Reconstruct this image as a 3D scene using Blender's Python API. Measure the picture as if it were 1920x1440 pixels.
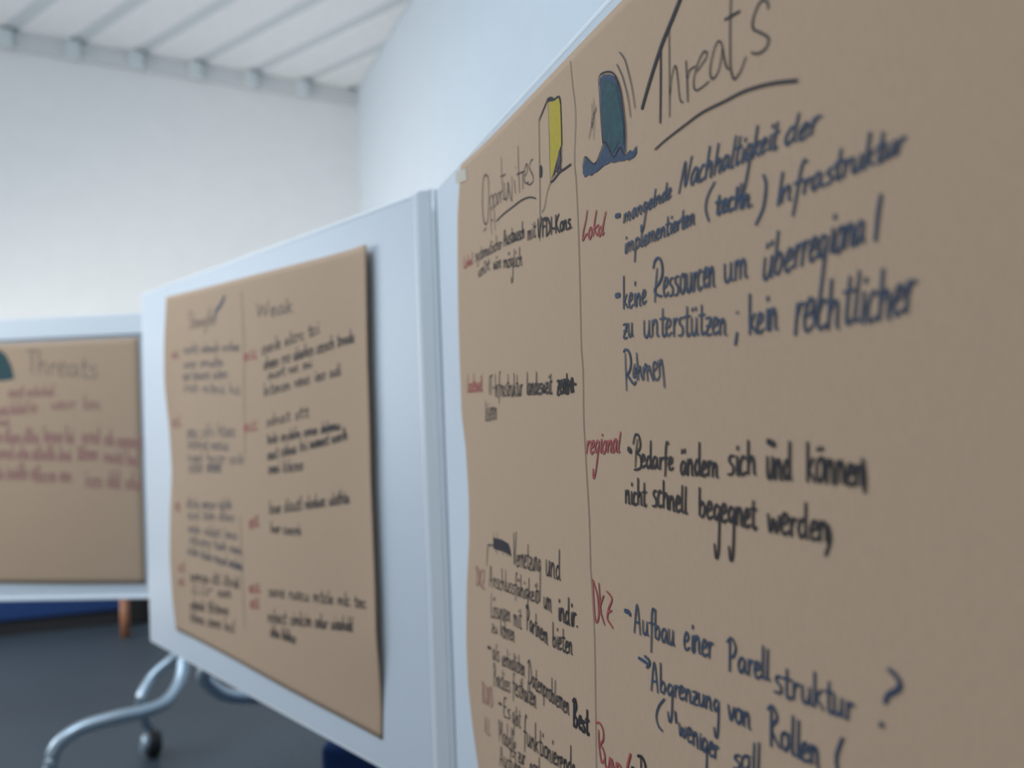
import bpy, bmesh, math, random
from mathutils import Vector, Matrix
random.seed(7)
S = bpy.context.scene
for o in list(bpy.data.objects): bpy.data.objects.remove(o)
COL = S.collection

# ---------------------------------------------------------------- camera
CAMZ = 1.42; FPX = 1450.0
pit, rol = math.atan(34/1450), 0.038
Fw = Vector((0, math.cos(pit), math.sin(pit)))
R0 = Vector((1, 0, 0)); U0 = Vector((0, -math.sin(pit), math.cos(pit)))
Rc = R0*math.cos(rol) - U0*math.sin(rol); Uc = U0*math.cos(rol) + R0*math.sin(rol)
CP = Vector((0, 0, CAMZ))
cam = bpy.data.cameras.new('camera'); co = bpy.data.objects.new('camera', cam); COL.objects.link(co)
co.matrix_world = Matrix(((Rc.x, Uc.x, -Fw.x, 0), (Rc.y, Uc.y, -Fw.y, 0), (Rc.z, Uc.z, -Fw.z, CAMZ), (0, 0, 0, 1)))
cam.sensor_width = 36; cam.lens = 36*FPX/1920; cam.clip_start = 0.02
cam.dof.use_dof = True; cam.dof.focus_distance = 0.85; cam.dof.aperture_fstop = 2.55
S.camera = co
# ---------------------------------------------------------------- world, lamps, exposure
S.view_settings.view_transform = 'Standard'; S.view_settings.look = 'None'
S.view_settings.gamma = 1; S.view_settings.use_curve_mapping = False
S.view_settings.exposure = -0.06
w = bpy.data.worlds.new('world'); S.world = w; w.use_nodes = True
w.node_tree.nodes['Background'].inputs[0].default_value = (0.72, 0.86, 1.0, 1)
w.node_tree.nodes['Background'].inputs[1].default_value = 0.45
def area(name, loc, target, sx, sy, power, color):
    l = bpy.data.lights.new(name, 'AREA'); l.shape = 'RECTANGLE'; l.size = sx; l.size_y = sy
    l.energy = power; l.color = color
    o = bpy.data.objects.new(name, l); COL.objects.link(o); o.location = loc
    o.rotation_euler = (Vector(target)-Vector(loc)).to_track_quat('-Z', 'Y').to_euler()
    return o
area('skylight', (-1.6, 2.3, 4.2), (-1.5, 2.4, 0), 2.2, 2.6, 26, (0.74, 0.86, 1.0))
area('window_daylight', (-5.4, 2.8, 2.0), (-0.3, 2.0, 1.5), 2.4, 1.8, 78, (0.88, 0.94, 1.0))
area('back_wall_fill', (-4.6, 3.2, 1.5), (-1.0, 6.2, 1.9), 1.6, 1.4, 26, (1.0, 0.95, 0.90)).data.spread = math.radians(75)  # unseen lamp added to brighten the back wall towards the corner
area('ceiling_fill', (-4.0, 3.9, 0.6), (-1.2, 5.4, 4.2), 1.2, 1.2, 15, (1.0, 0.97, 0.93))  # added fill with no fixture, lifts the ceiling and upper walls
area('overhead_fill', (-2.6, 0.9, 4.0), (-1.4, 2.8, 1.2), 1.8, 1.6, 78, (0.74, 0.88, 1.0))  # fill lamp added overhead to balance the brightness of the boards

# ---------------------------------------------------------------- helpers
def ray(x, y): return Fw + Rc*((x-960)/FPX) - Uc*((y-720)/FPX)
def atz(x, y, z):
    d = ray(x, y); return CP + d*((z-CAMZ)/d.z)
def aty(x, y, Y):
    d = ray(x, y); return CP + d*(Y/d.y)
def mat(name, col, rough=0.6, metal=0.0, noise=0.0, scale=50, bump=0.0, spec=0.5, stretch=(1, 1, 1)):
    m = bpy.data.materials.new(name); m.use_nodes = True; nt = m.node_tree; b = nt.nodes['Principled BSDF']
    b.inputs['Roughness'].default_value = rough; b.inputs['Metallic'].default_value = metal
    b.inputs['Specular IOR Level'].default_value = spec
    b.inputs['Base Color'].default_value = (*col, 1)
    if noise or bump:
        tc = nt.nodes.new('ShaderNodeTexCoord'); mp = nt.nodes.new('ShaderNodeMapping'); mp.inputs['Scale'].default_value = stretch
        nz = nt.nodes.new('ShaderNodeTexNoise'); nz.inputs['Scale'].default_value = scale; nz.inputs['Detail'].default_value = 6
        nt.links.new(tc.outputs['Object'], mp.inputs[0]); nt.links.new(mp.outputs[0], nz.inputs['Vector'])
        if noise:
            r = nt.nodes.new('ShaderNodeValToRGB')
            r.color_ramp.elements[0].position = 0.3; r.color_ramp.elements[1].position = 0.7
            r.color_ramp.elements[0].color = (*[c*(1-noise) for c in col], 1)
            r.color_ramp.elements[1].color = (*[min(1, c*(1+noise)) for c in col], 1)
            nt.links.new(nz.outputs['Fac'], r.inputs[0]); nt.links.new(r.outputs[0], b.inputs['Base Color'])
        if bump:
            bn = nt.nodes.new('ShaderNodeBump'); bn.inputs['Strength'].default_value = bump; bn.inputs['Distance'].default_value = 0.002
            nt.links.new(nz.outputs['Fac'], bn.inputs['Height']); nt.links.new(bn.outputs[0], b.inputs['Normal'])
    return m
def lin(r, g, b): return tuple((c/255/12.92 if c <= 10 else ((c/255+.055)/1.055)**2.4) for c in (r, g, b))
M = dict(
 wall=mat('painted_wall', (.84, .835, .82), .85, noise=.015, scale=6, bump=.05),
 wall_r=mat('wall_blue_light_tint', (.60, .665, .72), .8, noise=.015, scale=6, bump=.05),  # white wall with the bluish window light mixed into its colour
 floor=mat('grey_carpet_floor', (.052, .070, .088), .5, noise=.30, scale=90, bump=.4, spec=.35),
 ceil=mat('ceiling_board_white', (.87, .87, .86), .8, noise=.02, scale=10),
 gap=mat('ceiling_gap_grey', (.66, .70, .71), .8),
 trim=mat('cornice_grey', (.66, .67, .67), .7),
 board=mat('white_board_surface', (.69, .745, .81), .42, noise=.01, scale=4),
 frame=mat('white_lacquered_frame', (.90, .94, .98), .3),
 post=mat('light_grey_aluminium_post', (.90, .94, .98), .4),
 tube=mat('silver_tube', (.46, .55, .63), .33, metal=.7),
 kraft=mat('kraft_paper', (.55, .385, .265), .85, noise=.03, scale=320, bump=.02, spec=.25, stretch=(1, 1, .35)),
 kraft_back=mat('kraft_paper_back', (.16, .125, .10), .9),
 black=mat('black_marker', (.022, .021, .028), .6, spec=.3),
 grey=mat('thin_grey_marker', (.10, .085, .085), .7, spec=.3),
 fade=mat('faded_grey_marker', (.23, .185, .16), .8, spec=.3),
 blue=mat('blue_marker', (.040, .068, .122), .6, noise=.25, scale=180, spec=.3),
 red=mat('red_marker', (.42, .075, .08), .6, noise=.15, scale=180, spec=.3),
 redf=mat('faded_red_marker', (.40, .16, .135), .7, spec=.3),
 redp=mat('pale_red_marker', (.43, .235, .195), .8, spec=.3),
 teal=mat('teal_marker', (.035, .085, .095), .7, noise=.25, scale=120, spec=.3),
 yellow=mat('yellow_marker', (.50, .38, .045), .7, noise=.06, scale=150, spec=.3),
 plum=mat('plum_marker', (.09, .07, .09), .7, spec=.3),
 navy=mat('blue_upholstery', (.003, .030, .125), .9, noise=.2, scale=300, bump=.3),
 dark=mat('black_plinth', (.008, .008, .010), .7),
 rubber=mat('black_rubber', (.012, .012, .014), .45),
 tape=mat('beige_tape', (.62, .55, .45), .5),
 wood=mat('orange_beech', (.36, .15, .075), .5, noise=.15, scale=30, stretch=(6, 6, 1)),
)
def link(name, me, m, parent=None):
    o = bpy.data.objects.new(name, me); COL.objects.link(o)
    for mm in (m if isinstance(m, (list, tuple)) else [m]): me.materials.append(mm)
    if parent: o.parent = parent
    return o
def obj(name, bm, m, parent=None, smooth=False):
    me = bpy.data.meshes.new(name); bmesh.ops.recalc_face_normals(bm, faces=bm.faces); bm.to_mesh(me); bm.free()
    if smooth:
        for p in me.polygons: p.use_smooth = True
    return link(name, me, m, parent)
def thing(name, label, cat, loc, group=None):
    o = bpy.data.objects.new(name, None); COL.objects.link(o); o.location = loc; o.empty_display_size = .1
    o['label'] = label; o['category'] = cat
    if group: o['group'] = group
    return o
def tag(o, label, cat, group=None):
    o['label'] = label; o['category'] = cat
    if group: o['group'] = group
    return o
def struct(name, bm, m):
    o = obj(name, bm, m); o['kind'] = 'structure'; return o
def bx(bm, o, X, Y, x0, x1, y0, y1, z0, z1, bev=0.0):
    """box in a local frame: origin o, unit axes X, Y (horizontal), world up"""
    b2 = bmesh.new(); vs = []
    for z in (z0, z1):
        for (a, b) in ((x0, y0), (x1, y0), (x1, y1), (x0, y1)):
            p = o + X*a + Y*b; vs.append(b2.verts.new((p.x, p.y, z)))
    for f in ((0, 1, 2, 3), (4, 5, 6, 7), (0, 1, 5, 4), (1, 2, 6, 5), (2, 3, 7, 6), (3, 0, 4, 7)): b2.faces.new([vs[i] for i in f])
    bmesh.ops.recalc_face_normals(b2, faces=b2.faces)
    if bev: bmesh.ops.bevel(b2, geom=b2.edges[:], offset=bev, segments=3, affect='EDGES', profile=.5)
    me = bpy.data.meshes.new('t'); b2.to_mesh(me); b2.free(); bm.from_mesh(me); bpy.data.meshes.remove(me)
def smooth_pts(p, n=5):
    if len(p) < 3: return [Vector(q) for q in p]
    p = [Vector(q) for q in p]; out = []
    for i in range(len(p)-1):
        a = p[max(i-1, 0)]; b = p[i]; c = p[i+1]; d = p[min(i+2, len(p)-1)]
        for k in range(n):
            t = k/n
            out.append(.5*((2*b)+(c-a)*t+(2*a-5*b+4*c-d)*t*t+(3*b-a-3*c+d)*t**3))
    out.append(p[-1]); return out
def tube(bm, pts, r, seg=14, n=8):
    P = smooth_pts(pts, n); rings = []
    up = Vector((.13, .21, .97)).normalized()
    for i, q in enumerate(P):
        t = (P[min(i+1, len(P)-1)]-P[max(i-1, 0)]).normalized()
        a = t.cross(up)
        if a.length < .05: a = t.cross(Vector((1, 0, 0)))
        a.normalize(); b = t.cross(a).normalized()
        rings.append([bm.verts.new(q+(a*math.cos(k*2*math.pi/seg)+b*math.sin(k*2*math.pi/seg))*r) for k in range(seg)])
    for A, B in zip(rings, rings[1:]):
        for k in range(seg): bm.faces.new((A[k], A[(k+1) % seg], B[(k+1) % seg], B[k]))
    bm.faces.new(rings[0]); bm.faces.new(rings[-1][::-1])
def cyl(bm, c, axis, r, h, seg=24, bev=.006):
    b2 = bmesh.new(); bmesh.ops.create_cone(b2, cap_ends=True, segments=seg, radius1=r, radius2=r, depth=h)
    if bev: bmesh.ops.bevel(b2, geom=[e for e in b2.edges if len(e.link_faces) == 2 and any(len(f.verts) > 4 for f in e.link_faces)], offset=bev, segments=3, affect='EDGES', profile=.5)
    q = Vector((0, 0, 1)).rotation_difference(Vector(axis).normalized()).to_matrix().to_4x4()
    bmesh.ops.transform(b2, matrix=Matrix.Translation(c) @ q, verts=b2.verts)
    me = bpy.data.meshes.new('t'); b2.to_mesh(me); b2.free(); bm.from_mesh(me); bpy.data.meshes.remove(me)
ZV = Vector((0, 0, 1))
class Plane:      # a vertical board face: origin a, along d, n towards the viewer
    def __init__(s, a, b):
        s.a = Vector((a.x, a.y, 0)); s.d = Vector((b.x-a.x, b.y-a.y, 0)).normalized()
        s.n = Vector((s.d.y, -s.d.x, 0))
        if s.n.dot(Vector((0, 0, 0))-s.a) < 0: s.n = -s.n
    def hit(s, x, y, off=0.0):
        d = ray(x, y); t = (s.n.dot(s.a+s.n*off-CP))/s.n.dot(d); P = CP+d*t
        return ((P-s.a).dot(s.d), P.z)
    def pt(s, u, z, off=0.0):
        p = s.a+s.d*u+s.n*off; return Vector((p.x, p.y, z))

# ---------------------------------------------------------------- the room
HC = 4.3
wa, wb = atz(355, 120, HC), atz(590, 160, HC)
wd = Vector((wb.x-wa.x, wb.y-wa.y, 0)).normalized(); wn = Vector((wd.y, -wd.x, 0))
O0 = Vector((wa.x, wa.y, 0))
dr = ray(676, 400); tcorner = (wn.dot(O0))/(wn.dot(Vector((dr.x, dr.y, 0)))); cr = Vector((dr.x*tcorner, dr.y*tcorner, 0))   # hidden corner of the room
rd = Vector((.41, -.912, 0)).normalized(); rn = Vector((rd.y, -rd.x, 0))
if rn.dot(-cr) < 0: rn = -rn
left_end = cr - wd*6.2; front_right = cr + rd*10.0
poly = [left_end, cr, front_right, Vector((-7.4, front_right.y, 0)), Vector((-8.2, 1.5, 0))]
bm = bmesh.new(); bx(bm, Vector((0, 0, 0)), Vector((1, 0, 0)), Vector((0, 1, 0)), -9, 3.5, -3.2, 8.2, -.12, 0); struct('floor', bm, M['floor'])
bm = bmesh.new(); bx(bm, cr, wd, -wn, -6.2, .15, 0, .15, 0, HC+.1); struct('wall_back', bm, M['wall'])
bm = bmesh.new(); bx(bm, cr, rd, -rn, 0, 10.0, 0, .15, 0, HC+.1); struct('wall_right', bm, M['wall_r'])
bm = bmesh.new(); bx(bm, cr, wd, wn, -6.2, -.012, 0, .012, 0, .09, .003); struct('baseboard_back', bm, M['frame'])
bm = bmesh.new(); bx(bm, cr, rd, rn, .012, 9.99, 0, .012, 0, .09, .003); struct('baseboard_right', bm, M['frame'])
bm = bmesh.new(); bx(bm, front_right, Vector((-1, 0, 0)), Vector((0, -1, 0)), 0, 10.2, 0, .15, 0, HC+.1); struct('wall_front', bm, M['wall'])
q_ = Vector((-7.4, front_right.y, 0)); wl = Vector((-7.0, 1.3, 0))-q_
bm = bmesh.new(); bx(bm, q_, wl.normalized(), Vector((-1, .1, 0)).normalized(), 0, wl.length, 0, .15, 0, HC+.1); struct('wall_left', bm, M['wall'])
# ceiling: backing slab, boards with open joints between them
bm = bmesh.new(); bx(bm, Vector((0, 0, 0)), Vector((1, 0, 0)), Vector((0, 1, 0)), -9, 3.5, -3.2, 8.2, HC+.014, HC+.15)
ceiling = struct('ceiling', bm, M['gap'])
sd = Vector((.80, -.60, 0)).normalized(); sn = Vector((.60, .80, 0))
def clip(pl, p0, n):
    out = []
    for i in range(len(pl)):
        A, B = pl[i], pl[(i+1) % len(pl)]; a, b = (A-p0).dot(n), (B-p0).dot(n)
        if a >= 0: out.append(A)
        if (a >= 0) != (b >= 0): out.append(A+(B-A)*(a/(a-b)))
    return out
pitch, gapw = .40, .11
ref = atz(474, 136, HC); ref.z = 0
inner = clip(clip(poly, cr+wn*.005, wn), cr+rn*.005, rn)
for k in range(-16, 17):
    c0 = ref+sn*(k*pitch+gapw/2); c1 = ref+sn*((k+1)*pitch-gapw/2)
    pl = clip(clip(inner, c0, sn), c1, -sn)
    if len(pl) < 3: continue
    bm = bmesh.new(); lo = [bm.verts.new((p.x, p.y, HC)) for p in pl]; hi = [bm.verts.new((p.x, p.y, HC+.0135)) for p in pl]
    bm.faces.new(lo[::-1]); bm.faces.new(hi)
    for i in range(len(pl)): bm.faces.new((lo[i], lo[(i+1) % len(pl)], hi[(i+1) % len(pl)], hi[i]))
    obj('ceiling_board', bm, M['ceil'], ceiling)
bm = bmesh.new(); bx(bm, cr, wd, wn, -6.2, 0, 0, .05, HC-.13, HC, .01); trim = struct('trim_1', bm, M['trim'])
for k in range(-8, 4):                                              # small brackets where the joints meet the cornice
    base = ref+sn*(k*pitch); t = ((O0-base).dot(wn))/(sd.dot(wn)); q = base+sd*t
    u = (q-cr).dot(wd)
    if -6 < u < -.1:
        bm = bmesh.new(); bx(bm, cr, wd, wn, u-.05, u+.05, .05, .10, HC-.14, HC-.002, .015); obj('bracket', bm, M['gap'], trim)

# ---------------------------------------------------------------- the three boards
ZT = 1.84
PB = Plane(atz(264, 551, ZT), atz(783, 360, ZT))
PC = Plane(atz(0, 600, ZT), atz(262, 587, ZT))
PA = Plane(atz(815, 355, ZT), atz(1135, 0, ZT))
def board(name, label, P, u0, u1, z0, z1, rail=.012, proud=.003, glare_rail=None):
    c = P.pt((u0+u1)/2, 0, -.03); t = thing(name, label, 'pinboard', (c.x, c.y, 0), 'mobile pinboards'); inv = Matrix.Translation((-c.x, -c.y, 0))
    T = []
    def add(nm, bm_, m, sm=False):
        bmesh.ops.transform(bm_, matrix=inv, verts=bm_.verts); o = obj(nm, bm_, m, t, sm); T.append(o); return o
    def B_(nm, a0, a1, n0, n1, h0, h1, m, bev=.003):
        b = bmesh.new(); bx(b, P.a, P.d, P.n, a0, a1, n0, n1, h0, h1, bev); return add(nm, b, m)
    tr = glare_rail or rail
    B_('panel', u0+rail*.5, u1-rail*.5, -.022, 0, z0+rail*.5, z1-rail*.5, M['board'], .001)
    B_('frame_rail', u0, u0+rail, -.026, proud, z0, z1, M['frame'])
    B_('frame_rail', u1-rail, u1, -.026, proud, z0, z1, M['frame'])
    B_('frame_rail', u0+rail, u1-rail, -.026, proud, z0, z0+rail, M['frame'])
    B_('frame_rail', u0+rail, u1-rail, -.026, proud, z1-tr, z1, M['frame'])
    return t, add, B_
bA, addA, BA = board('mobile_pinboard', 'large white pinboard at the right carrying the sharp Threats sheet', PA, 0.0, 1.52, .655, ZT, proud=0)
bB, addB, BB = board('mobile_pinboard', 'white pinboard in the middle, angled beside the right-hand board, two-column sheet on it', PB, 0.0, 1.567, .655, ZT, proud=0)
bC, addC, BC = board('mobile_pinboard', 'farthest white pinboard at the left, its sheet written in red', PC, -.66, .84, .685, ZT, glare_rail=.085, proud=.012)  # tall pale top rail paints the glare on this board's upper margin
def foot_bar(add, P, u, z=.075, reach=.30):
    b = bmesh.new(); tube(b, [P.pt(u, z, -reach), P.pt(u, z+.02, 0), P.pt(u, z, reach)], .017); add('foot', b, M['tube'], True)
    for s in (-1, 1):
        c = P.pt(u, .032, s*reach*.93)
        b = bmesh.new(); cyl(b, c, P.d, .031, .028); w_ = add('castor', b, M['rubber'], True)
# A: left post (the strip between the boards) and right post
b = bmesh.new(); bx(b, PA.a, Vector((.93, -.36, 0)).normalized(), Vector((.36, .93, 0)).normalized(), -.036, -.002, -.012, .022, .08, ZT, .004); addA('post', b, M['post'])
b = bmesh.new(); bx(b, PA.a, PA.d, PA.n, 1.522, 1.552, -.026, .004, .08, ZT, .004); addA('post', b, M['post'])
b = bmesh.new(); tube(b, [PA.pt(.004, .66, .002), PA.pt(.004, 1.2, .002), PA.pt(.004, ZT-.003, .002)], .0075); o = addA('edge_bead', b, M['frame'], True); o['label'] = 'rounded white edge bead'
foot_bar(addA, PA, .02); foot_bar(addA, PA, 1.537)
# B: arched tube feet behind the panel
def P3(P, u, off, z): return P.pt(u, z, off)
ub = PB.hit(383, 1255)[0]
b = bmesh.new(); tube(b, [PB.pt(ub, 1.2, -.05), PB.pt(ub, .80, -.05), PB.pt(ub, .70, -.06), aty(382, 1262, 2.42), aty(396, 1287, 2.46), aty(425, 1304, 2.52), aty(470, 1308, 2.60), aty(525, 1308, 2.70), aty(605, 1325, 2.78), aty(640, 1370, 2.80), aty(643, 1478, 2.80)], .021); addB('leg', b, M['tube'], True)
fp = aty(643, 1495, 2.80); b = bmesh.new(); cyl(b, Vector((fp.x, 2.80, .034)), PB.d, .033, .03); addB('castor', b, M['rubber'], True)
b = bmesh.new(); tube(b, [P3(PB, 1.50, -.045, 1.2), P3(PB, 1.50, -.045, .4), P3(PB, 1.50, -.02, .08), P3(PB, 1.50, .1, .05)], .017); addB('leg', b, M['tube'], True)
b = bmesh.new(); cyl(b, P3(PB, 1.50, .1, .032), PB.d, .031, .028); addB('castor', b, M['rubber'], True)
# C: tubular stand with a looped foot reaching forward to the left
def tc(pts, r, nm='leg'):
    b = bmesh.new(); tube(b, pts, r); addC(nm, b, M['tube'], True)
hub = aty(345, 1228, 3.26)
tc([PC.pt(.70, 1.3, -.05), PC.pt(.70, .75, -.055), Vector((hub.x, hub.y, .45)), hub, aty(338, 1275, 3.20), aty(312, 1315, 3.12), aty(270, 1334, 3.05), aty(215, 1346, 2.98), aty(150, 1366, 2.92), aty(108, 1398, 2.88), aty(94, 1440, 2.86), Vector((aty(94, 1500, 2.86).x, 2.86, .075))], .025)
tc([hub+Vector((0, 0, .02)), aty(318, 1240, 3.24), aty(285, 1270, 3.2), aty(264, 1312, 3.14), aty(270, 1345, 3.18), aty(280, 1365, 3.24)], .021)
cc = aty(285, 1397, 3.26)
b = bmesh.new(); cyl(b, Vector((cc.x+.006, 3.262, .056)), Vector((-.80, -.58, .12)), .054, .05, 28, .012); addC('castor', b, M['rubber'], True)
b = bmesh.new(); cyl(b, Vector((cc.x-.020, 3.243, .060)), Vector((-.80, -.58, .12)), .038, .03, 24, .010); o = addC('castor_highlight', b, M['tube'], True); o['label'] = 'silver disc standing for the highlight on the castor'  # silver disc added as the bright highlight on the dark castor
fl = aty(94, 1500, 2.86)
b = bmesh.new(); cyl(b, Vector((fl.x, 2.86, .04)), Vector((1, .2, 0)), .04, .034); addC('castor', b, M['rubber'], True)
tc([PC.pt(-.55, 1.3, -.05), PC.pt(-.55, .6, -.05), PC.pt(-.55, .2, -.04), PC.pt(-.55, .075, .05), PC.pt(-.55, .06, .35)], .021)
for of in (-.1, .33):
    b = bmesh.new(); cyl(b, PC.pt(-.55, .04, of), PC.d, .04, .034); addC('castor', b, M['rubber'], True)
tc([PC.pt(-.55, .075, .05), PC.pt(-.55, .07, -.1)], .02, 'foot')

# ---------------------------------------------------------------- kraft paper sheets
def lerp_tab(tab, x):
    if x >= tab[0][0]: return tab[0][1]
    for (x0, y0), (x1, y1) in zip(tab, tab[1:]):
        if x1 <= x <= x0: return y0+(y1-y0)*(x0-x)/(x0-x1)
    return tab[-1][1]
def edge(P, pts, off=0.0): return sorted([(z, u) for (u, z) in (P.hit(*p, off) for p in pts)], reverse=True)
class Sheet:
    def __init__(s, P, name, label, L, Rr, zt, zb, hf, nu=90, nv=70, th=.0006):
        s.P, s.hf, s.L, s.R, s.zt, s.zb = P, hf, L, Rr, zt, zb
        bm = bmesh.new(); g = []
        c = P.pt(0, 0); s.c = c
        for j in range(nv+1):
            row = []
            for i in range(nu+1):
                a, v = i/nu, j/nv
                u_ = 0
                for _ in range(3):
                    z = zt(u_)*(1-v)+zb(u_)*v; u_ = lerp_tab(L, z)*(1-a)+lerp_tab(Rr, z)*a
                row.append(bm.verts.new(P.pt(u_, z, hf(u_, z))-c))
            g.append(row)
        for j in range(nv):
            for i in range(nu): bm.faces.new((g[j][i], g[j][i+1], g[j+1][i+1], g[j+1][i]))
        loop = [g[0][i] for i in range(nu+1)]+[g[j][nu] for j in range(1, nv+1)]+[g[nv][i] for i in range(nu-1, -1, -1)]+[g[j][0] for j in range(nv-1, 0, -1)]
        back = {v: bm.verts.new(v.co-P.n*th) for row in g for v in row}
        for j in range(nv):
            for i in range(nu): bm.faces.new([back[v] for v in (g[j+1][i], g[j+1][i+1], g[j][i+1], g[j][i])])
        for k_ in range(len(loop)):
            p_, q_ = loop[k_], loop[(k_+1) % len(loop)]; bm.faces.new((q_, p_, back[p_], back[q_]))
        s.o = obj(name, bm, M['kraft'], None, True); s.o.location = c
        tag(s.o, label, 'paper sheet', 'brown paper sheets on the pinboards')
        s.k = 0
    def map(s, x, y):
        h = .004
        for _ in range(6):
            u, z = s.P.hit(x, y, h); h = s.hf(u, z)
        return Vector((u, z))
    def ribbons(s, name, strokes, m, label=None, fills=()):
        """strokes: (list of pixel points, width in metres, smooth?, matindex)"""
        mats = m if isinstance(m, (list, tuple)) else [m]
        V, Fc, MI = [], [], []
        def add(u, z, lift): V.append(tuple(s.P.pt(u, z, s.hf(u, z)+.0009+lift)-s.c)); return len(V)-1
        for (pts, mi) in fills:
            q = [s.map(*p) for p in pts]; ids = [add(p.x, p.y, -.00015) for p in q]
            from mathutils.geometry import tessellate_polygon
            for t in tessellate_polygon([[Vector((p.x, p.y, 0)) for p in q]]):
                Fc.append([ids[i] for i in t]); MI.append(mi)
        for st in strokes:
            pts, wd_ = st[0], st[1]; sm = st[2] if len(st) > 2 else True; mi = st[3] if len(st) > 3 else 0
            q = smooth_pts([(p[0], p[1], 0) for p in pts], 5) if sm else [Vector((p[0], p[1], 0)) for p in pts]
            q = [s.map(p.x, p.y) for p in q]
            if len(q) == 2:
                q = [q[0], (q[0]+q[1])/2, q[1]]
            cl = [q[0]]
            for p in q[1:]:
                if (p-cl[-1]).length > 1e-5: cl.append(p)
            q = cl
            if len(q) < 2: continue
            s.k += 1; lf = (s.k % 24)*.00001
            N = len(q); prev = None
            if callable(wd_): wf = wd_
            else:
                wf = lambda t, W=wd_: W*(.78+.22*math.sin(min(1, max(0, t))*math.pi))
            t0 = (q[1]-q[0]).normalized(); t1 = (q[-1]-q[-2]).normalized()
            w0 = wf(0)/2; w1 = wf(1)/2
            q = [q[0]-t0*w0*.6]+q+[q[-1]+t1*w1*.6]; N = len(q)
            for i, p in enumerate(q):
                a = q[max(i-1, 0)]; b = q[min(i+1, N-1)]; t = (b-a)
                if t.length < 1e-7: t = Vector((1, 0))
                t.normalize(); nn = Vector((-t.y, t.x)); hw = wf(i/(N-1))/2
                if i in (0, N-1): hw *= .55
                l = add(*(p+nn*hw), lf); r = add(*(p-nn*hw), lf)
                if prev: Fc.append([prev[0], l, r, prev[1]]); MI.append(mi)
                prev = (l, r)
        me = bpy.data.meshes.new(name); me.from_pydata(V, [], Fc)
        o = link(name, me, mats, s.o)
        for p, i in zip(me.polygons, MI): p.material_index = i
        if label: o['label'] = label
        return o
lA = edge(PA, [(871, 310), (867, 400), (867, 500), (867, 620), (868, 700), (870, 775), (878, 840), (884, 930), (886, 1010), (883, 1100), (883, 1200), (886, 1280), (891, 1330), (903, 1440)])
z_last, u_last = lA[-1]; lA.append((z_last-.12, u_last+.004))
tA0, tA1 = PA.hit(871, 310), PA.hit(1177, 0)
def hA(u, z):
    e = math.exp(-max(0, u-.16)/.06)
    return .004 + .006*e*(.5+.5*math.sin(z*7.5+.6)) + .0012*math.sin(u*9+z*4)
shA = Sheet(PA, 'kraft_paper_sheet', 'brown paper sheet headed Threats and Opportunities, nearest and sharpest', lA, [(3, 1.47), (0, 1.465)],
            lambda u: tA0[1]+(tA1[1]-tA0[1])*(u-tA0[0])/(tA1[0]-tA0[0]), lambda u: .700, hA, 150, 100)
lB = edge(PB, [(315, 557), (314, 640), (315, 720), (321, 800), (324, 880), (322, 960), (324, 1040), (330, 1120), (335, 1180)])
rB = edge(PB, [(687, 440), (689, 560), (691, 680), (695, 800), (697, 900), (701, 1000), (705, 1100), (709, 1250)], .014)+edge(PB, [(715, 1385)], .004)
tB0, tB1 = PB.hit(315, 557), PB.hit(366, 544)
zBb0, zBb1 = PB.hit(335, 1180), PB.hit(715, 1385)
def hB(u, z):
    e = math.exp(-max(0, 1.40-u)/.09); k = max(0., min(1., (z-.76)/.20))
    e2 = math.exp(-max(0, u-.25)/.06)
    return .003 + .013*e*k*k*(3-2*k) + .008*e2*(.5+.5*math.sin(z*9)) + .001*math.sin(u*8)
shB = Sheet(PB, 'kraft_paper_sheet', 'brown paper sheet on the middle board, blurred blue and black columns', lB, rB,
            lambda u: tB0[1]-.030*(u-tB0[0]), lambda u: zBb0[1]+(zBb1[1]-zBb0[1])*(u-zBb0[0])/(zBb1[0]-zBb0[0]), hB)
tC = PC.hit(120, 639); bC_ = PC.hit(140, 1091)
shC = Sheet(PC, 'kraft_paper_sheet', 'brown paper sheet with blurred red lines, on the farthest board', [(3, -.56), (0, -.56)], [(3, .60), (0, .60)],
            lambda u: tC[1], lambda u: bC_[1]-.02*u, lambda u, z: .004+.002*math.sin(u*5), 40, 40)

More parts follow.
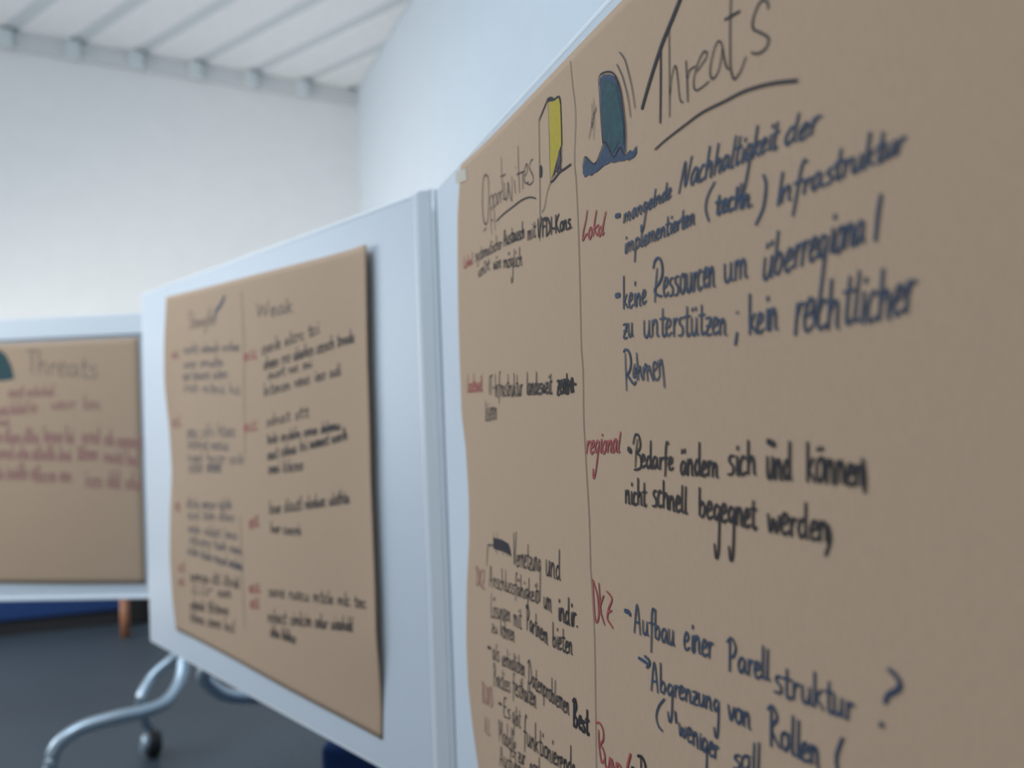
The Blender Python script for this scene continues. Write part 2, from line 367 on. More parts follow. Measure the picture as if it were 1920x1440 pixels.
# ---------------------------------------------------------------- single-line hand-lettering
G = {
'a': (.85, [[(.6,.8),(.4,1),(.15,.8),(.05,.4),(.2,.02),(.42,.2),(.6,.75)],[(.6,.9),(.6,.3),(.8,0)]]),
'b': (.8, [[(.1,2),(.1,.1)],[(.1,.5),(.35,.95),(.6,.6),(.45,.05),(.1,.1)]]),
'c': (.65, [[(.55,.85),(.3,1),(.05,.5),(.2,0),(.6,.15)]]),
'd': (.85, [[(.6,.75),(.35,1),(.08,.5),(.25,0),(.6,.35)],[(.62,2),(.6,.3),(.8,0)]]),
'e': (.7, [[(.08,.45),(.45,.6),(.5,.9),(.28,1),(.06,.5),(.22,0),(.65,.2)]]),
'f': (.65, [[(.65,1.85),(.45,2),(.3,1.5),(.28,.4),(.22,-.7)],[(0,.95),(.6,1.0)]]),
'g': (.8, [[(.58,.85),(.3,1),(.06,.5),(.25,.05),(.55,.5)],[(.6,.95),(.6,0),(.5,-.9),(.25,-1.1),(.1,-.7)]]),
'h': (.8, [[(.1,2),(.1,0)],[(.1,.5),(.35,1),(.55,.8),(.6,.1),(.72,0)]]),
'i': (.4, [[(.2,1),(.2,.15),(.35,0)],[(.22,1.4),(.25,1.62)]]),
'j': (.4, [[(.25,1),(.25,-.5),(.0,-.9)],[(.22,1.4),(.25,1.62)]]),
'k': (.75, [[(.1,2),(.1,0)],[(.55,1),(.15,.45),(.35,.35),(.68,0)]]),
'l': (.42, [[(.2,2),(.14,.4),(.2,.05),(.38,.1)]]),
'm': (1.15, [[(.08,1),(.08,0)],[(.08,.6),(.28,1),(.45,.7),(.46,0)],[(.46,.6),(.68,1),(.85,.75),(.87,.1),(1.05,0)]]),
'n': (.8, [[(.08,1),(.08,0)],[(.08,.55),(.35,1),(.52,.75),(.55,.1),(.72,0)]]),
'o': (.75, [[(.35,1),(.1,.75),(.08,.25),(.32,0),(.58,.3),(.56,.8),(.35,1),(.7,.95)]]),
'p': (.78, [[(.1,1),(.08,-.95)],[(.1,.6),(.35,1),(.62,.6),(.45,.08),(.1,.12)]]),
'r': (.55, [[(.1,1),(.1,0)],[(.1,.55),(.3,.95),(.55,.9)]]),
's': (.62, [[(.55,.95),(.25,.95),(.12,.7),(.45,.4),(.4,.05),(.02,.0)]]),
't': (.6, [[(.28,1.75),(.25,.2),(.42,0),(.58,.15)],[(0,1.05),(.58,1.12)]]),
'u': (.82, [[(.08,1),(.1,.2),(.3,0),(.52,.3),(.58,1)],[(.58,1),(.58,.2),(.76,0)]]),
'v': (.7, [[(.05,1),(.28,0),(.6,1)]]),
'w': (1.0, [[(.05,1),(.2,.05),(.45,.8),(.65,.05),(.9,1)]]),
'y': (.75, [[(.05,1),(.2,.2),(.45,.3)],[(.6,1),(.5,0),(.35,-.8),(.1,-.9)]]),
'W': (1.3, [[(.05,1.9),(.25,.1),(.55,1.4),(.85,.1),(1.15,1.95)]]),
'z': (.7, [[(.05,.95),(.55,.95),(.1,.05),(.62,.03)],[(.12,.5),(.5,.52)]]),
'A': (1.0, [[(.02,-.1),(.35,1.9),(.75,-.1)],[(.1,.65),(.65,.7)]]),
'B': (1.0, [[(.2,1.8),(.18,0)],[(-.05,1.75),(.4,2),(.65,1.55),(.3,1.0),(.75,.6),(.6,.05),(.1,0)]]),
'D': (1.0, [[(.2,1.8),(.2,0)],[(-.1,1.7),(.35,2),(.85,1.2),(.75,.4),(.15,0)]]),
'E': (.75, [[(.6,1.9),(.2,1.85),(.1,1.1),(.12,.1),(.6,.05)],[(.1,1.05),(.5,1.1)]]),
'F': (.75, [[(.15,1.9),(.12,0)],[(.15,1.85),(.65,1.95)],[(.13,1.05),(.55,1.1)]]),
'I': (.35, [[(.15,1.9),(.15,0)]]),
'K': (.9, [[(.1,1.9),(.1,0)],[(.7,1.9),(.15,.95),(.8,-.05)]]),
'L': (.75, [[(.25,1.9),(.1,.1),(.65,.1)]]),
'M': (1.2, [[(.08,0),(.12,1.9),(.5,.7),(.9,1.9),(.95,0)]]),
'N': (1.0, [[(.02,-.1),(.2,1.8),(.55,.1),(.8,1.95)]]),
'O': (1.0, [[(.45,1.9),(.08,1.4),(.1,.4),(.45,0),(.82,.5),(.8,1.5),(.45,1.9)]]),
'P': (.9, [[(.2,1.8),(.18,-.1)],[(-.05,1.7),(.35,2),(.72,1.5),(.5,.95),(.18,.9)]]),
'R': (.95, [[(.2,1.8),(.18,-.15)],[(-.08,1.7),(.3,2),(.65,1.5),(.2,.9),(.5,.4),(.85,0)]]),
'S': (.8, [[(.7,1.75),(.4,1.95),(.15,1.5),(.6,.8),(.5,.1),(.05,.1)]]),
'T': (.8, [[(.4,1.85),(.38,0)],[(0,1.8),(.8,1.95)]]),
'U': (.95, [[(.1,1.9),(.12,.4),(.4,0),(.75,.5),(.78,1.9)],[(.78,1.9),(.8,0)]]),
'V': (.8, [[(.02,2.1),(.22,.0),(.72,2.2)]]),
'Z': (.85, [[(.1,1.8),(.7,1.85),(.1,.1),(.8,0)],[(.15,.9),(.6,.95)]]),
'-': (.6, [[(.1,.6),(.5,.62)]]), '.': (.35, [[(.15,.05),(.2,.12)]]), ',': (.3, [[(.2,.1),(.1,-.3)]]), ';': (.4, [[(.2,.1),(.12,-.6)],[(.2,1),(.22,1.1)]]),
'(': (.5, [[(.45,2),(.12,1.2),(.1,.2),(.35,-.6)]]), ')': (.5, [[(.05,2),(.4,1.2),(.38,.2),(.1,-.6)]]), ' ': (.55, []),
'"': (.4, [[(.15,1.7),(.15,1.3)],[(.3,1.7),(.3,1.3)]]), '/': (.6, [[(.6,2),(.05,-.2)]]),
}
for u, b_ in (('ä', 'a'), ('ö', 'o'), ('ü', 'u')):
    G[u] = (G[b_][0], G[b_][1]+[[(.15, 1.42), (.19, 1.66)], [(.48, 1.46), (.52, 1.70)]])
def word(sh, T, txt, p0, p1, xh, m, wid=.0026, asc=None, xh1=None, slant=0.0, name='handwritten_word', label=None, desc=None, curve=0.0):
    """txt on a baseline p0-p1 given in the frame T=(ox,oy,scale); xh, asc, desc: heights there"""
    ox, oy, sc = T
    tot = sum(G[c][0] for c in txt); xh1 = xh1 or xh; asc = asc or xh*2; x = 0.; out = []
    for ch in txt:
        adv, sts = G[ch]; j = random.uniform(-.05, .05); jx = random.uniform(-.04, .04); js = random.uniform(.92, 1.08)
        for st in sts:
            pts = []
            for (gx, gy) in st:
                f = (x+gx+jx)/tot; X = p0[0]+(p1[0]-p0[0])*f; Y = p0[1]+(p1[1]-p0[1])*f + curve*4*f*(1-f)
                h = xh+(xh1-xh)*f; k = h/xh
                if gy > 1: hh = h*js+(gy-1)*(asc*k-h)
                elif gy < 0: hh = gy*(desc*k if desc else h*.9)
                else: hh = gy*h*js
                hh += j*h
                pts.append((ox+(X+slant*hh)/sc, oy+(Y-hh)/sc))
            out.append((pts, wid))
        x += adv
    return sh.ribbons(name, out, M[m], label)
def tr(T, pts): return [(T[0]+a/T[2], T[1]+b/T[2]) for a, b in pts]
def traced(sh, T, name, sts, m, wid=.0026, label=None, fills=()):
    return sh.ribbons(name, [(tr(T, s_[0]) if isinstance(s_, tuple) else tr(T, s_), (s_[1] if isinstance(s_, tuple) else wid), True, (s_[2] if isinstance(s_, tuple) and len(s_) > 2 else 0)) for s_ in sts], m, label, [(tr(T, f), mi) for f, mi in fills])
T0 = (0, 0, 1); T1 = (860, 0, 4.); T2 = (1180, 0, 3.5556); T3 = (850, 300, 4.8); T4 = (1080, 330, 4.8); T5 = (1400, 200, 3.13)
T6 = (850, 640, 6.4); T7 = (1080, 760, 3.3103); T8 = (1080, 600, 8.); U1 = (870, 980, 6.); U2 = (870, 1200, 6.); U3 = (1080, 1070, 3.8925); U4 = (1400, 1180, 5.538)

A = shA
traced(A, T0, 'dividing_line', [[(1070,114),(1074.5,160),(1080,215),(1078,300),(1081,340),(1085,425),(1087.5,508),(1089.6,600),(1090.6,650),(1094,700),(1095,780),(1098,840),(1102,910),(1105.7,975),(1108,1060),(1110,1090),(1114,1160),(1116,1217),(1117.5,1317),(1119,1440),(1121,1475)]], M['grey'], .0013, 'thin pencil-like line between the two columns')
# open door, yellow
traced(A, T1, 'door_drawing', [
  ([(672,740),(640,820),(605,905)], .0025), ([(605,905),(607,1050),(610,1260),(613,1500),(613,1700),(611,1808)], .0016), ([(672,742),(700,740),(720,748),(740,732),(757,728),(768,780)], .0026),
  ([(672,750),(690,742),(712,746)], .005), ([(768,780),(776,1080),(770,1275)], .0014), ([(675,760),(684,1000),(688,1200),(692,1365)], .0014),
  ([(692,1368),(715,1350),(760,1292),(800,1265),(845,1232)], .0028), ([(694,1368),(668,1440),(650,1545),(628,1595)], .0013),
  ([(618,1250),(620,1285),(619,1322)], .0075), ([(770,1100),(748,1180),(722,1280),(704,1335)], .0016, 2), ([(762,1135),(752,1210),(740,1285)], .007, 2), ([(768,1180),(762,1240),(764,1280)], .004, 2), ([(730,1260),(716,1310)], .004, 2)],
  [M['black'], M['yellow'], M['plum']], .002, 'open door drawn in black with a yellow opening',
  fills=[([(680,768),(700,765),(725,755),(745,738),(758,735),(766,770),(771,900),(775,1085),(755,1150),(735,1230),(712,1300),(696,1345),(692,1300),(688,1150),(684,950)], 1)])
# dark fin above waves
traced(A, T1, 'fin_drawing', [
  ([(1060,640),(1054,600),(1068,560),(1110,540),(1155,545),(1190,590),(1222,690),(1245,850),(1258,1000),(1256,1150)], .0018, 2),
  ([(1056,620),(1066,800),(1076,950),(1086,1075)], .0016, 2),
  ([(935,1255),(945,1190),(960,1178),(985,1205),(1015,1230),(1040,1210),(1065,1150),(1100,1066),(1125,1100),(1150,1160),(1172,1175),(1198,1130),(1216,1106),(1235,1140),(1252,1165)], .0018, 2)],
  [M['blue'], M['teal'], M['black']], .002, 'dark teal fin rising from blue water',
  fills=[([(1062,640),(1064,590),(1090,562),(1135,556),(1170,572),(1192,620),(1215,700),(1238,850),(1250,1000),(1252,1140),(1215,1120),(1172,1178),(1135,1120),(1100,1072),(1086,1080),(1078,950),(1068,800)], 0),
         ([(935,1262),(948,1190),(962,1182),(985,1207),(1020,1234),(1045,1210),(1065,1160),(1100,1072),(1140,1140),(1175,1180),(1215,1115),(1252,1168),(1290,1122),(1303,1142),(1338,1092),(1338,1150),(1318,1180),(1300,1190),(1280,1204),(1262,1196),(1240,1208),(1200,1210),(1165,1222),(1140,1215),(1120,1232),(1095,1240),(1070,1262),(1040,1290),(1015,1300),(1000,1318),(975,1312),(950,1332),(935,1300)], 0)])
A.ribbons('fin_shading', [], [M['teal']], 'dark green shading inside the fin', [(tr(T1, [(1092,620),(1120,600),(1150,625),(1185,640),(1210,760),(1232,880),(1244,1010),(1244,1090),(1212,1060),(1160,1150),(1128,1060),(1100,1045),(1090,940),(1082,800)]), 0)]).location = A.P.n*.0003
traced(A, T1, 'motion_line', [([(1190,482),(1215,535),(1240,600),(1275,740),(1293,880)], .0014)], M['grey'])
traced(A, T1, 'motion_line', [([(1210,392),(1240,430),(1260,480),(1300,640),(1327,812)], .0014)], M['grey'])
traced(A, T1, 'hatching', [([(980,1040),(1010,900),(1035,800)], .0012), ([(1003,775),(1008,900),(1003,960)], .0009), ([(1018,740),(1020,900),(1016,1045)], .0009), ([(1035,820),(1005,880),(1000,960)], .001)], M['grey'])
shA.ribbons('tape', [], [M['tape']], 'beige tape at the upper left corner', [([(856,322),(874,316),(876,338),(855,345)], 0)])
# headings
thk = lambda t: .0052-.0012*abs(t-.4)
traced(A, T2, 'heading', [([(362,-50),(340,0),(290,125),(215,310),(140,540),(88,722)], thk), ([(212,310),(212,560),(209,820)], .0025),
  ([(268,170),(270,400),(272,780)], .0014), ([(273,640),(280,560),(295,470),(312,440),(325,520),(335,620),(345,675),(362,682)], .0014),
  ([(380,405),(388,540),(393,680)], .0016), ([(391,520),(400,480),(412,462),(445,440)], .0014),
  ([(455,478),(490,425),(515,385),(520,352),(500,345),(468,400),(438,500),(432,570),(448,603),(490,580),(535,542)], .0015),
  ([(620,300),(603,272),(575,310),(547,420),(542,490),(560,527),(598,470),(620,360),(622,300)], .0015), ([(622,310),(634,380),(648,440),(666,466)], .0015),
  ([(682,-60),(680,0),(675,200),(677,430),(690,505),(705,528),(742,480),(762,430),(780,380)], .0016), ([(640,132),(690,103),(740,75)], .0022),
  ([(930,60),(922,15),(890,3),(855,50),(826,140),(832,195),(885,222),(930,255),(920,310),(880,350),(840,358),(818,350)], .0018)], M['black'], .0015, 'large heading reading Threats')
traced(A, T2, 'underline', [([(175,997),(250,930),(380,830),(490,750),(640,675),(780,605),(950,558),(1120,538)], lambda t: .0016+.0012*t)], M['black'])
traced(A, T3, 'heading', [([(322,250),(315,160),(295,132),(275,170),(266,280),(266,420),(275,535),(292,578),(310,550),(320,420),(322,250)], .0022),
  [(335,325),(340,500),(348,670)], [(336,345),(350,310),(362,350),(358,420),(342,445)], [(362,320),(372,480),(380,632)], [(366,335),(382,300),(394,345),(386,405),(372,415)],
  [(408,290),(396,340),(400,395),(412,370),(416,310),(408,290)], [(420,280),(428,330),(434,385)], [(426,310),(434,285),(444,280)],
  [(434,-24),(440,150),(452,330),(460,352),(475,345)], [(428,150),(472,128)], [(462,200),(470,335),(484,352),(498,200)],
  [(496,345),(494,200),(510,290),(530,368),(530,150)], [(552,180),(562,300)], [(586,-125),(590,100),(600,295)], [(572,132),(640,100)], [(560,60),(560,75)], [(625,105),(630,262)],
  [(648,145),(670,95),(664,32),(646,80),(640,165),(654,210),(680,195)], [(720,-6),(700,10),(688,70),(720,145),(718,195),(688,222),(664,208)], [(275,640),(300,610)], [(345,545),(360,540)]], M['black'], .0016, 'smaller heading reading Opportunities')
traced(A, T3, 'underline', [([(390,552),(450,490),(540,420),(620,360),(690,335),(745,345)], .0022)], M['black'])
# left column
W = word
W(A, T3, 'Lokal', (98,975), (178,930), 50, 'red', .0022, 110)
W(A, T3, 'systematischer', (200,915), (440,790), 62, 'black', .0019, 135)
W(A, T3, 'Austausch', (455,775), (645,695), 75, 'black', .0024, 150)
W(A, T3, 'mit', (672,722), (745,690), 85, 'black', .0021, 150)
W(A, T3, 'VFDI-Kons.', (765,705), (1075,610), 80, 'black', .003, 165)
W(A, T3, 'vorOrt', (228,1060), (330,980), 65, 'black', .0019, 120)
W(A, T3, 'wäre', (362,990), (435,965), 70, 'black', .0019)
W(A, T3, 'möglich', (455,975), (622,950), 75, 'black', .0021, 165, desc=130)
W(A, T6, 'Landesweit', (172,610), (352,600), 110, 'red', .0022, 230)
W(A, T6, 'IT-', (430,640), (498,640), 130, 'black', .0021, 230)
W(A, T6, 'Infrastruktur', (500,665), (835,655), 135, 'black', .0021, 290)
W(A, T6, 'landesweit', (885,640), (1190,630), 135, 'black', .0024, 270)
W(A, T6, 'zentra-', (1248,640), (1480,605), 160, 'black', .0034, 270)
W(A, T6, 'lisieren', (385,955), (528,935), 150, 'black', .0019, 240)
traced(A, U1, 'crossed_out_word', [([(335,250),(300,252),(275,256),(265,370),(261,482)], .0022), ([(340,100),(338,170)], .001), ([(380,105),(382,180)], .001), ([(365,300),(372,350)], .0016), ([(445,330),(448,360)], .0015), ([(490,340),(495,375)], .0015), ([(520,350),(530,385)], .0015)],
   M['black'], fills=[([(333,165),(430,190),(500,232),(518,280),(535,372),(500,352),(440,325),(335,292)], 0)], label='word blacked out with a solid marker bar')
W(A, U1, 'Vernetzung', (560,480), (870,550), 140, 'black', .0021, 330, desc=300)
W(A, U1, 'und', (925,585), (1095,645), 165, 'black', .0024, 350)
W(A, U1, 'Anschlussfähigkeit', (290,705), (840,905), 110, 'black', .0021, 250)
W(A, U1, 'um', (900,950), (995,1010), 140, 'black', .0021)
W(A, U1, 'indir.', (1062,1085), (1290,1190), 150, 'black', .003, 310)
W(A, U1, 'Lösungen', (305,1065), (530,1110), 115, 'black', .0019, 280)
W(A, U1, 'mit', (560,1150), (655,1200), 130, 'black', .0019, 240)
W(A, U1, 'Partnern', (705,1195), (950,1370), 125, 'black', .0024, 280)
W(A, U1, 'bieten', (1000,1390), (1225,1490), 140, 'black', .0024, 290)
W(A, U1, 'zu', (312,1225), (385,1250), 80, 'black', .0019)
W(A, U1, 'können', (415,1280), (575,1340), 120, 'black', .0019, 250)
W(A, U1, 'DKZ', (140,700), (240,745), 90, 'redf', .0022, 220)
W(A, U2, '-', (262,110), (310,128), 50, 'black', .005)
W(A, U2, 'als', (325,215), (405,245), 120, 'black', .0021, 190)
W(A, U2, 'verbindlichen', (428,285), (690,405), 115, 'black', .0019, 200)
W(A, U2, 'Datenproblemen', (725,495), (1190,850), 125, 'black', .0021, 280)
W(A, U2, 'Best', (1230,950), (1410,1065), 130, 'black', .0042, 300)
W(A, U2, 'Practices', (335,510), (525,590), 115, 'black', .0019, 250)
W(A, U2, 'festhalten', (550,600), (820,765), 130, 'black', .0021, 240)
W(A, U2, '-', (385,730), (430,755), 50, 'black', .004)
W(A, U2, 'Es', (450,855), (525,890), 110, 'black', .0024, 230)
W(A, U2, 'gibt', (548,935), (640,995), 120, 'black', .0019, 210)
W(A, U2, 'funktionierende', (675,1160), (1260,1560), 135, 'black', .0024, 330)
W(A, U2, 'Modelle', (395,1130), (590,1290), 120, 'black', .0019, 270)
W(A, U2, 'zur', (612,1370), (695,1410), 110, 'black', .0021)
W(A, U2, 'Ausführung', (410,1400), (740,1590), 110, 'black', .0021, 240)
W(A, U2, 'noch', (745,1490), (880,1560), 110, 'black', .0021, 230)
W(A, U2, 'BUND', (205,690), (330,770), 80, 'redf', .0018, 230)
W(A, U2, 'ILL', (235,1040), (305,1080), 90, 'redf', .0018, 200)
# right column
traced(A, T4, 'handwritten_word', [[(105,310),(92,400),(72,490),(63,578),(85,540),(108,515)], [(140,460),(122,490),(118,550),(130,562),(145,520),(140,460)], [(188,310),(170,420),(158,540)], [(205,440),(168,480),(195,535)], [(222,450),(205,500),(215,540),(232,500),(230,450)], [(272,322),(250,430),(240,525),(255,505)]], M['red'], .0026)
traced(A, T4, 'dash', [([(362,362),(398,352)], .0052)], M['blue'])
W(A, T4, 'mangelnde', (430,425), (860,190), 85, 'blue', .0023, 165, slant=.12, desc=160)
W(A, T2, 'Nachhaltigkeit', (335,1270), (985,985), 105, 'blue', .0024, 215, slant=.15, desc=200)
W(A, T2, 'der', (1025,985), (1260,880), 110, 'blue', .0024, 190, slant=.2)
W(A, T4, 'implementierten', (438,700), (1075,425), 92, 'blue', .0023, 190, slant=.05, desc=120)
W(A, T4, '(', (1160,330), (1240,310), 110, 'blue', .0023, 260, slant=.1, desc=150)
W(A, T4, 'techn.', (1250,350), (1600,265), 110, 'blue', .0028, 200, slant=.1)
traced(A, T4, 'bracket_mark', [([(1690,-10),(1712,60),(1710,150),(1690,280),(1655,370),(1622,438)], .0028)], M['blue'])
W(A, T2, 'Infrastruktur', (975,1375), (1835,1010), 105, 'blue', .0024, 240, slant=.15, desc=180)
traced(A, T4, 'dash', [([(362,1078),(396,1070)], .0058)], M['blue'])
W(A, T4, 'keine', (430,1200), (640,1145), 120, 'blue', .0024, 290)
traced(A, T4, 'handwritten_word', [([(735,830),(722,980),(714,1135)], .0022), ([(700,830),(712,770),(742,738),(772,770),(782,870),(760,950),(722,1000),(712,1040),(745,1075),(775,1080)], .003)], M['blue'])
W(A, T4, 'essourcen', (790,1095), (1262,985), 175, 'blue', .0024)
W(A, T4, 'um', (1335,965), (1555,905), 165, 'blue', .0024)
W(A, T5, 'überregiona', (90,1020), (700,790), 145, 'blue', .0023, 270, slant=.1, desc=330)
traced(A, T5, 'handwritten_word', [([(792,515),(775,620),(758,788)], .0028)], M['blue'])
W(A, T4, 'zu', (428,1455), (520,1445), 120, 'blue', .0024)
W(A, T4, 'unterstützen', (610,1450), (1365,1425), 155, 'blue', .0023, 290)
W(A, T4, ';', (1420,1440), (1500,1430), 210, 'blue', .0028, 300, desc=150)
W(A, T4, 'kein', (1555,1420), (1830,1380), 190, 'blue', .0024, 370)
W(A, T5, 'rechtlicher', (275,1340), (985,1210), 180, 'blue', .0024, 310, slant=.08)
traced(A, T8, 'handwritten_word', [([(745,500),(755,780),(765,1060)], .002), ([(722,480),(745,445),(790,460),(825,560),(828,690),(800,780),(765,825),(800,860),(840,920),(880,965),(905,920)], .003),
  [(890,655),(868,750),(868,850),(890,850),(902,770),(905,700),(915,830),(930,905)], [(915,490),(930,690),(945,890)], [(940,800),(962,690),(985,820),(1012,905)],
  [(1015,700),(1025,890)], [(1025,800),(1050,655),(1072,780),(1085,915)], [(1082,770),(1102,685),(1130,800),(1168,912)],
  [(1180,765),(1218,700),(1200,630),(1172,650),(1165,760),(1190,880),(1235,890),(1265,830)], [(1245,600),(1258,740),(1265,830)], [(1262,680),(1285,590),(1312,740),(1335,1010)]], M['blue'], .0022)
traced(A, T7, 'dash', [([(328,268),(344,286)], .0062)], M['black'])
W(A, T7, 'regional', (65,300), (275,290), 80, 'red', .0026, 130, slant=.1, desc=140)
traced(A, T7, 'handwritten_word', [([(385,210),(375,300),(372,385)], .002), ([(358,240),(370,185),(390,185),(402,230),(398,270),(380,295),(398,310),(408,350),(400,390),(365,400)], .0026)], M['black'])
W(A, T7, 'edarfe', (405,385), (610,400), 72, 'black', .0026, 170)
W(A, T7, 'ändern', (650,425), (890,445), 92, 'black', .0026, 200)
W(A, T7, 'sich', (945,432), (1125,430), 115, 'black', .0026, 215)
W(A, T7, 'und', (1185,450), (1345,460), 130, 'black', .0026, 245)
traced(A, T7, 'dash', [([(1195,222),(1235,243)], .0052)], M['black'])
W(A, T7, 'können', (1435,470), (1800,500), 140, 'black', .0025, 235, desc=60)
traced(A, T7, 'handwritten_word', [([(1782,330),(1795,430),(1795,540)], .0026)], M['black'])
W(A, T7, 'nicht', (308,605), (440,625), 78, 'black', .0026, 165)
W(A, T7, 'schnell', (478,620), (695,675), 95, 'black', .0026, 170)
W(A, T7, 'begegnet', (762,690), (1125,770), 108, 'black', .0026, 185, desc=210)
W(A, T7, 'werden', (1190,785), (1580,850), 120, 'black', .0025, 225)
traced(A, T7, 'handwritten_word', [([(1568,740),(1582,830),(1552,930)], .0026)], M['black'])
traced(A, U3, 'handwritten_word', [[(125,65),(130,180),(142,350),(155,372),(168,330),(162,200),(140,110),(125,65)], [(170,90),(178,220),(186,330)], [(205,180),(178,265),(192,330),(212,395)], [(228,150),(265,205),(240,280),(232,350),(252,385),(272,418)], [(238,300),(262,290)]], M['red'], .0026)
traced(A, U3, 'dash', [([(360,292),(385,300),(400,322)], .0052)], M['blue'])
W(A, U3, 'Aufbau', (428,440), (725,550), 105, 'blue', .0024, 215, desc=150)
W(A, U3, 'einer', (790,570), (1005,640), 125, 'blue', .0024)
W(A, U3, 'Parell', (1112,715), (1425,805), 110, 'blue', .0024, 235)
W(A, U4, 'struktur', (290,650), (1120,960), 190, 'blue', .0023, 350)
traced(A, U4, 'question_mark', [([(1480,412),(1550,470),(1598,560),(1570,625),(1480,675),(1440,760)], .0036), ([(1400,980),(1412,995)], .0048)], M['blue'])
traced(A, U3, 'arrow_mark', [([(460,635),(495,655),(535,685)], .0035), ([(505,622),(535,650),(540,680),(520,705)], .0034)], M['blue'])
W(A, U3, 'Abgrenzung', (552,860), (1055,1040), 90, 'blue', .0024, 215, desc=170)
W(A, U3, 'von', (1112,1085), (1285,1160), 105, 'blue', .0024)
W(A, U4, 'Rollen', (235,1170), (770,1450), 190, 'blue', .0025, 400)
traced(A, U3, 'bracket_mark', [([(650,935),(610,985),(590,1060),(605,1130),(637,1170)], .0024)], M['blue'])
traced(A, U3, 'dash', [([(728,1025),(735,1110)], .003)], M['blue'])
W(A, U3, 'weniger', (755,1200), (1045,1390), 100, 'blue', .0023, 130, desc=180)
W(A, U3, 'soll.', (1150,1440), (1400,1470), 100, 'blue', .0023, 210)
W(A, U4, '(', (920,1440), (1010,1460), 120, 'blue', .0028, 330)
traced(A, U3, 'handwritten_word', [[(168,1160),(172,1280),(188,1398)], [(148,1108),(175,1110),(200,1160),(202,1230),(180,1270),(200,1300),(215,1370),(190,1400)], [(212,1330),(218,1420),(238,1440),(250,1360)], [(262,1480),(262,1370),(290,1470),(300,1400)], [(305,1400),(312,1500)], [(300,1400),(330,1430),(325,1490)]], M['red'], .0026)
traced(A, U3, 'slash_mark', [([(402,1335),(385,1400),(372,1470)], .0032)], M['red'])
traced(A, U3, 'handwritten_word', [([(478,1370),(480,1480)], .0024), ([(455,1352),(485,1358),(508,1410),(512,1450)], .0034), ([(412,1438),(432,1446)], .004)], M['black'])
# middle board: blurred notes
Bf, Bt = (300, 520, 3.7905), (300, 880, 4.0)
def rnd(n): return ' '.join(''.join(random.choice('eunmaslticrhdo') for _ in range(random.randint(3, 7))) for _ in range(n))
def line(sh, T, p0, p1, xh, m, nw=3, wid=.0034):
    ws = rnd(nw).split(); tot = sum(len(q) for q in ws)+len(ws)-1; c = 0
    for q in ws:
        f0, f1 = c/tot, (c+len(q))/tot; c += len(q)+1
        g = lambda f: (p0[0]+(p1[0]-p0[0])*f, p0[1]+(p1[1]-p0[1])*f)
        W(sh, T, q, g(f0), g(f1), xh, m, wid)
for (p0, p1, xh, nw) in [((725,550),(1135,395),48,3), ((740,660),(1385,455),48,5), ((770,725),(1085,635),36,3), ((738,845),(1290,690),45,4), ((755,1060),(1060,985),42,2), ((760,1185),(1285,1080),40,4), ((765,1300),(1335,1150),44,5), ((770,1395),(1020,1370),46,2)]:
    line(shB, Bf, p0, p1, xh, 'black', nw)
for (p0, p1, xh, nw) in [((820,335),(1425,250),50,4), ((830,470),(1060,495),42,2), ((815,950),(1550,1040),50,5), ((810,1145),(1450,1215),55,4), ((830,1250),(1020,1305),45,2)]:
    line(shB, Bt, p0, p1, xh, 'black', nw)
for (p0, p1, xh, nw) in [((170,545),(570,520),38,3), ((170,645),(450,630),38,2), ((165,730),(480,715),40,3), ((170,815),(575,830),42,3), ((195,1135),(540,1130),50,3), ((200,1215),(490,1230),45,2), ((200,1305),(600,1330),42,3), ((205,1390),(440,1385),55,2)]:
    line(shB, Bf, p0, p1, xh, 'blue', nw, .0026)
for (p0, p1, xh, nw) in [((200,285),(540,300),42,3), ((205,370),(560,390),42,3), ((210,470),(580,530),42,3), ((220,550),(620,640),42,3), ((205,635),(620,760),45,4)]:
    line(shB, Bt, p0, p1, xh, 'blue', nw, .0026)
for (p0, p1, xh, nw) in [((225,830),(600,890),45,3), ((225,930),(540,965),45,2), ((230,1045),(515,1095),45,2), ((230,1140),(565,1225),48,3)]:
    line(shB, Bt, p0, p1, xh, 'black', nw, .0035)
for (T, p0, p1, xh) in [(Bf, (595,590), (690,575), 45), (Bf, (595,1095), (695,1085), 48), (Bt, (670,445), (745,420), 60), (Bt, (670,920), (755,925), 50), (Bt, (680,1040), (745,1045), 55)]:
    W(shB, T, 'ell', p0, p1, xh, 'red', .005, xh*1.4)
for (T, p0, p1, xh) in [(Bf, (85,575), (140,570), 40), (Bf, (90,1065), (155,1055), 50), (Bt, (115,310), (155,315), 55), (Bt, (140,770), (195,770), 55), (Bt, (140,870), (190,870), 45)]:
    W(shB, T, 'el', p0, p1, xh, 'redf', .005, xh*1.4)
traced(shB, Bf, 'arrow_drawing', [([(460,135),(430,200),(400,240),(385,300)], .012)], M['blue'], label='bold blue slanting mark near the sheet top')
W(shB, Bf, 'Strengths', (205,365), (400,330), 45, 'fade', .003, 130)
W(shB, Bf, 'Weak', (690,285), (950,250), 60, 'fade', .005, 100)
traced(shB, Bf, 'dividing_line', [([(580,100),(595,400),(600,800),(605,1300)], .0022)], M['fade'])
traced(shB, Bt, 'dividing_line', [([(605,350),(620,800),(640,1200)], .0022)], M['fade'])
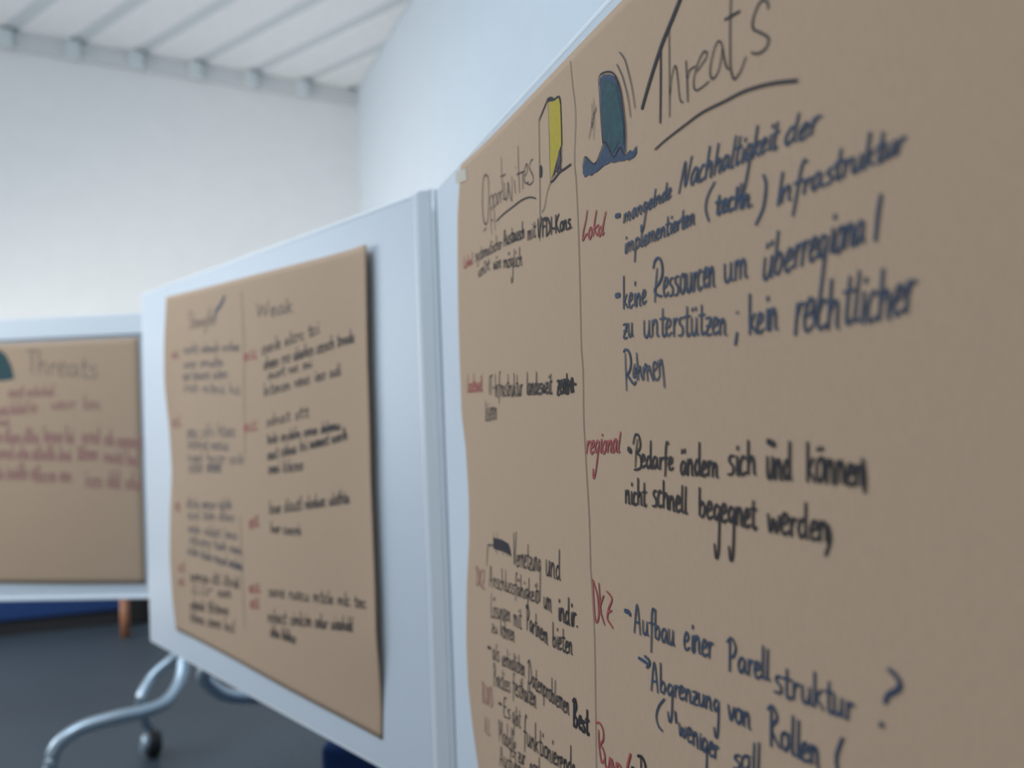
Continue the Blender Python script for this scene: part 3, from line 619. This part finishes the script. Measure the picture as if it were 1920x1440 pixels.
# far board: blurred red notes
Cf = (0, 560, 3.6)
traced(shC, Cf, 'fin_drawing', [], [M['teal']], fills=[([(-160,540),(-130,420),(-60,350),(0,345),(40,380),(75,450),(98,540),(40,552),(-60,560)], 0)], label='dark teal fin at the sheet edge')
W(shC, Cf, 'Threats', (180,500), (660,540), 80, 'fade', .005, 160)
for (p0, p1, xh, nw) in [((60,665),(365,655),40,2), ((345,745),(685,745),45,2), ((-30,790),(250,765),45,3), ((-20,850),(60,860),30,1)]:
    line(shC, Cf, p0, p1, xh, 'redp', nw, .007)
for (p0, p1, xh, nw) in [((-60,970),(260,970),50,3), ((295,965),(500,975),55,2), ((555,965),(960,1015),55,3), ((-60,1075),(480,1095),50,4), ((525,1085),(660,1085),50,1), ((700,1100),(930,1130),50,2), ((-60,1220),(270,1215),55,3), ((230,1235),(480,1235),55,2), ((575,1265),(960,1290),60,3)]:
    line(shC, Cf, p0, p1, xh, 'redp', nw, .008)

# ---------------------------------------------------------------- furniture seen under the boards
sa, sb = atz(0, 1196, 0), atz(265, 1168, 0); sdv = Vector((sb.x-sa.x, sb.y-sa.y, 0)).normalized(); snv = Vector((sdv.y, -sdv.x, 0)); snv = snv if snv.dot(-sa) > 0 else -snv
sofa = thing('sofa', 'low dark blue sofa on a black plinth below the farthest board', 'sofa', (sa.x, sa.y, 0)); q0 = Vector((0, 0, 0))
ur = (sb-sa).length-.10
def sb_(nm, a0, a1, n0, n1, z0, z1, m, bev):
    b = bmesh.new(); bx(b, q0, sdv, -snv, a0, a1, n0, n1, z0, z1, bev); return obj(nm, b, m, sofa, False)
sb_('plinth', -.30, ur, .04, .45, 0, .10, M['dark'], .005)
sb_('seat_base', -.32, ur, 0, .50, .10, .30, M['navy'], .02)
for i in range(2):
    wdt = (ur+.32)/2; sb_('seat_cushion', -.32+i*wdt+.004, -.32+(i+1)*wdt-.004, -.01, .38, .30, .44, M['navy'], .03)
    sb_('back_cushion', -.32+i*wdt+.004, -.32+(i+1)*wdt-.004, .36, .50, .44, .82, M['navy'], .04)
o = sb_('armrest', ur+.001, ur+.16, -.01, .50, 0, .58, M['dark'], .02); o['label'] = 'black end panel'
# side table with beech legs, mostly hidden behind the middle board
tp = atz(235, 1195, 0); vd = Vector((tp.x, tp.y, 0)).normalized(); vr = Vector((vd.y, -vd.x, 0))
tb = thing('side_table', 'small table whose orange wooden leg shows between left and middle boards', 'table', (tp.x, tp.y, 0))
for (a, c_) in ((0, 0), (.5, 0), (0, .24), (.5, .24)):
    b = bmesh.new(); base = vr*a+vd*c_
    tube(b, [base, base+ZV*.26], .026, 14, 2); lg = obj('leg', b, M['wood'], tb, True)
    b = bmesh.new(); tube(b, [base+ZV*.261, base+ZV*.44], .020, 14, 2); s_ = obj('metal_sleeve', b, M['tube'], lg, True)
b = bmesh.new(); bx(b, q0, vr, vd, -.04, .54, -.04, .28, .441, .466, .006); obj('table_top', b, M['frame'], tb)
# blue cube stool behind the middle board
st = aty(597, 1394, 2.22)
stl = thing('upholstered_stool', 'blue fabric cube stool peeking out below the middle board', 'stool', (st.x+.21, 2.50, 0))
yv = Vector((.12, .99, 0)).normalized(); xv = Vector((.99, -.12, 0)).normalized(); topz = .452
org = Vector((-.21, -.25, 0))
b = bmesh.new(); bx(b, org, xv, yv, 0, .44, 0, .44, .06, topz-.09, .012); obj('body', b, M['navy'], stl)
b = bmesh.new(); bx(b, org, xv, yv, -.004, .444, -.004, .444, topz-.088, topz, .02); obj('seat_pad', b, M['navy'], stl)
for (a, c_) in ((.05, .05), (.39, .05), (.05, .39), (.39, .39)):
    b = bmesh.new(); p = org+xv*a+yv*c_; cyl(b, p+ZV*.03, ZV, .02, .06, 16, .003); obj('foot', b, M['tube'], stl, True)
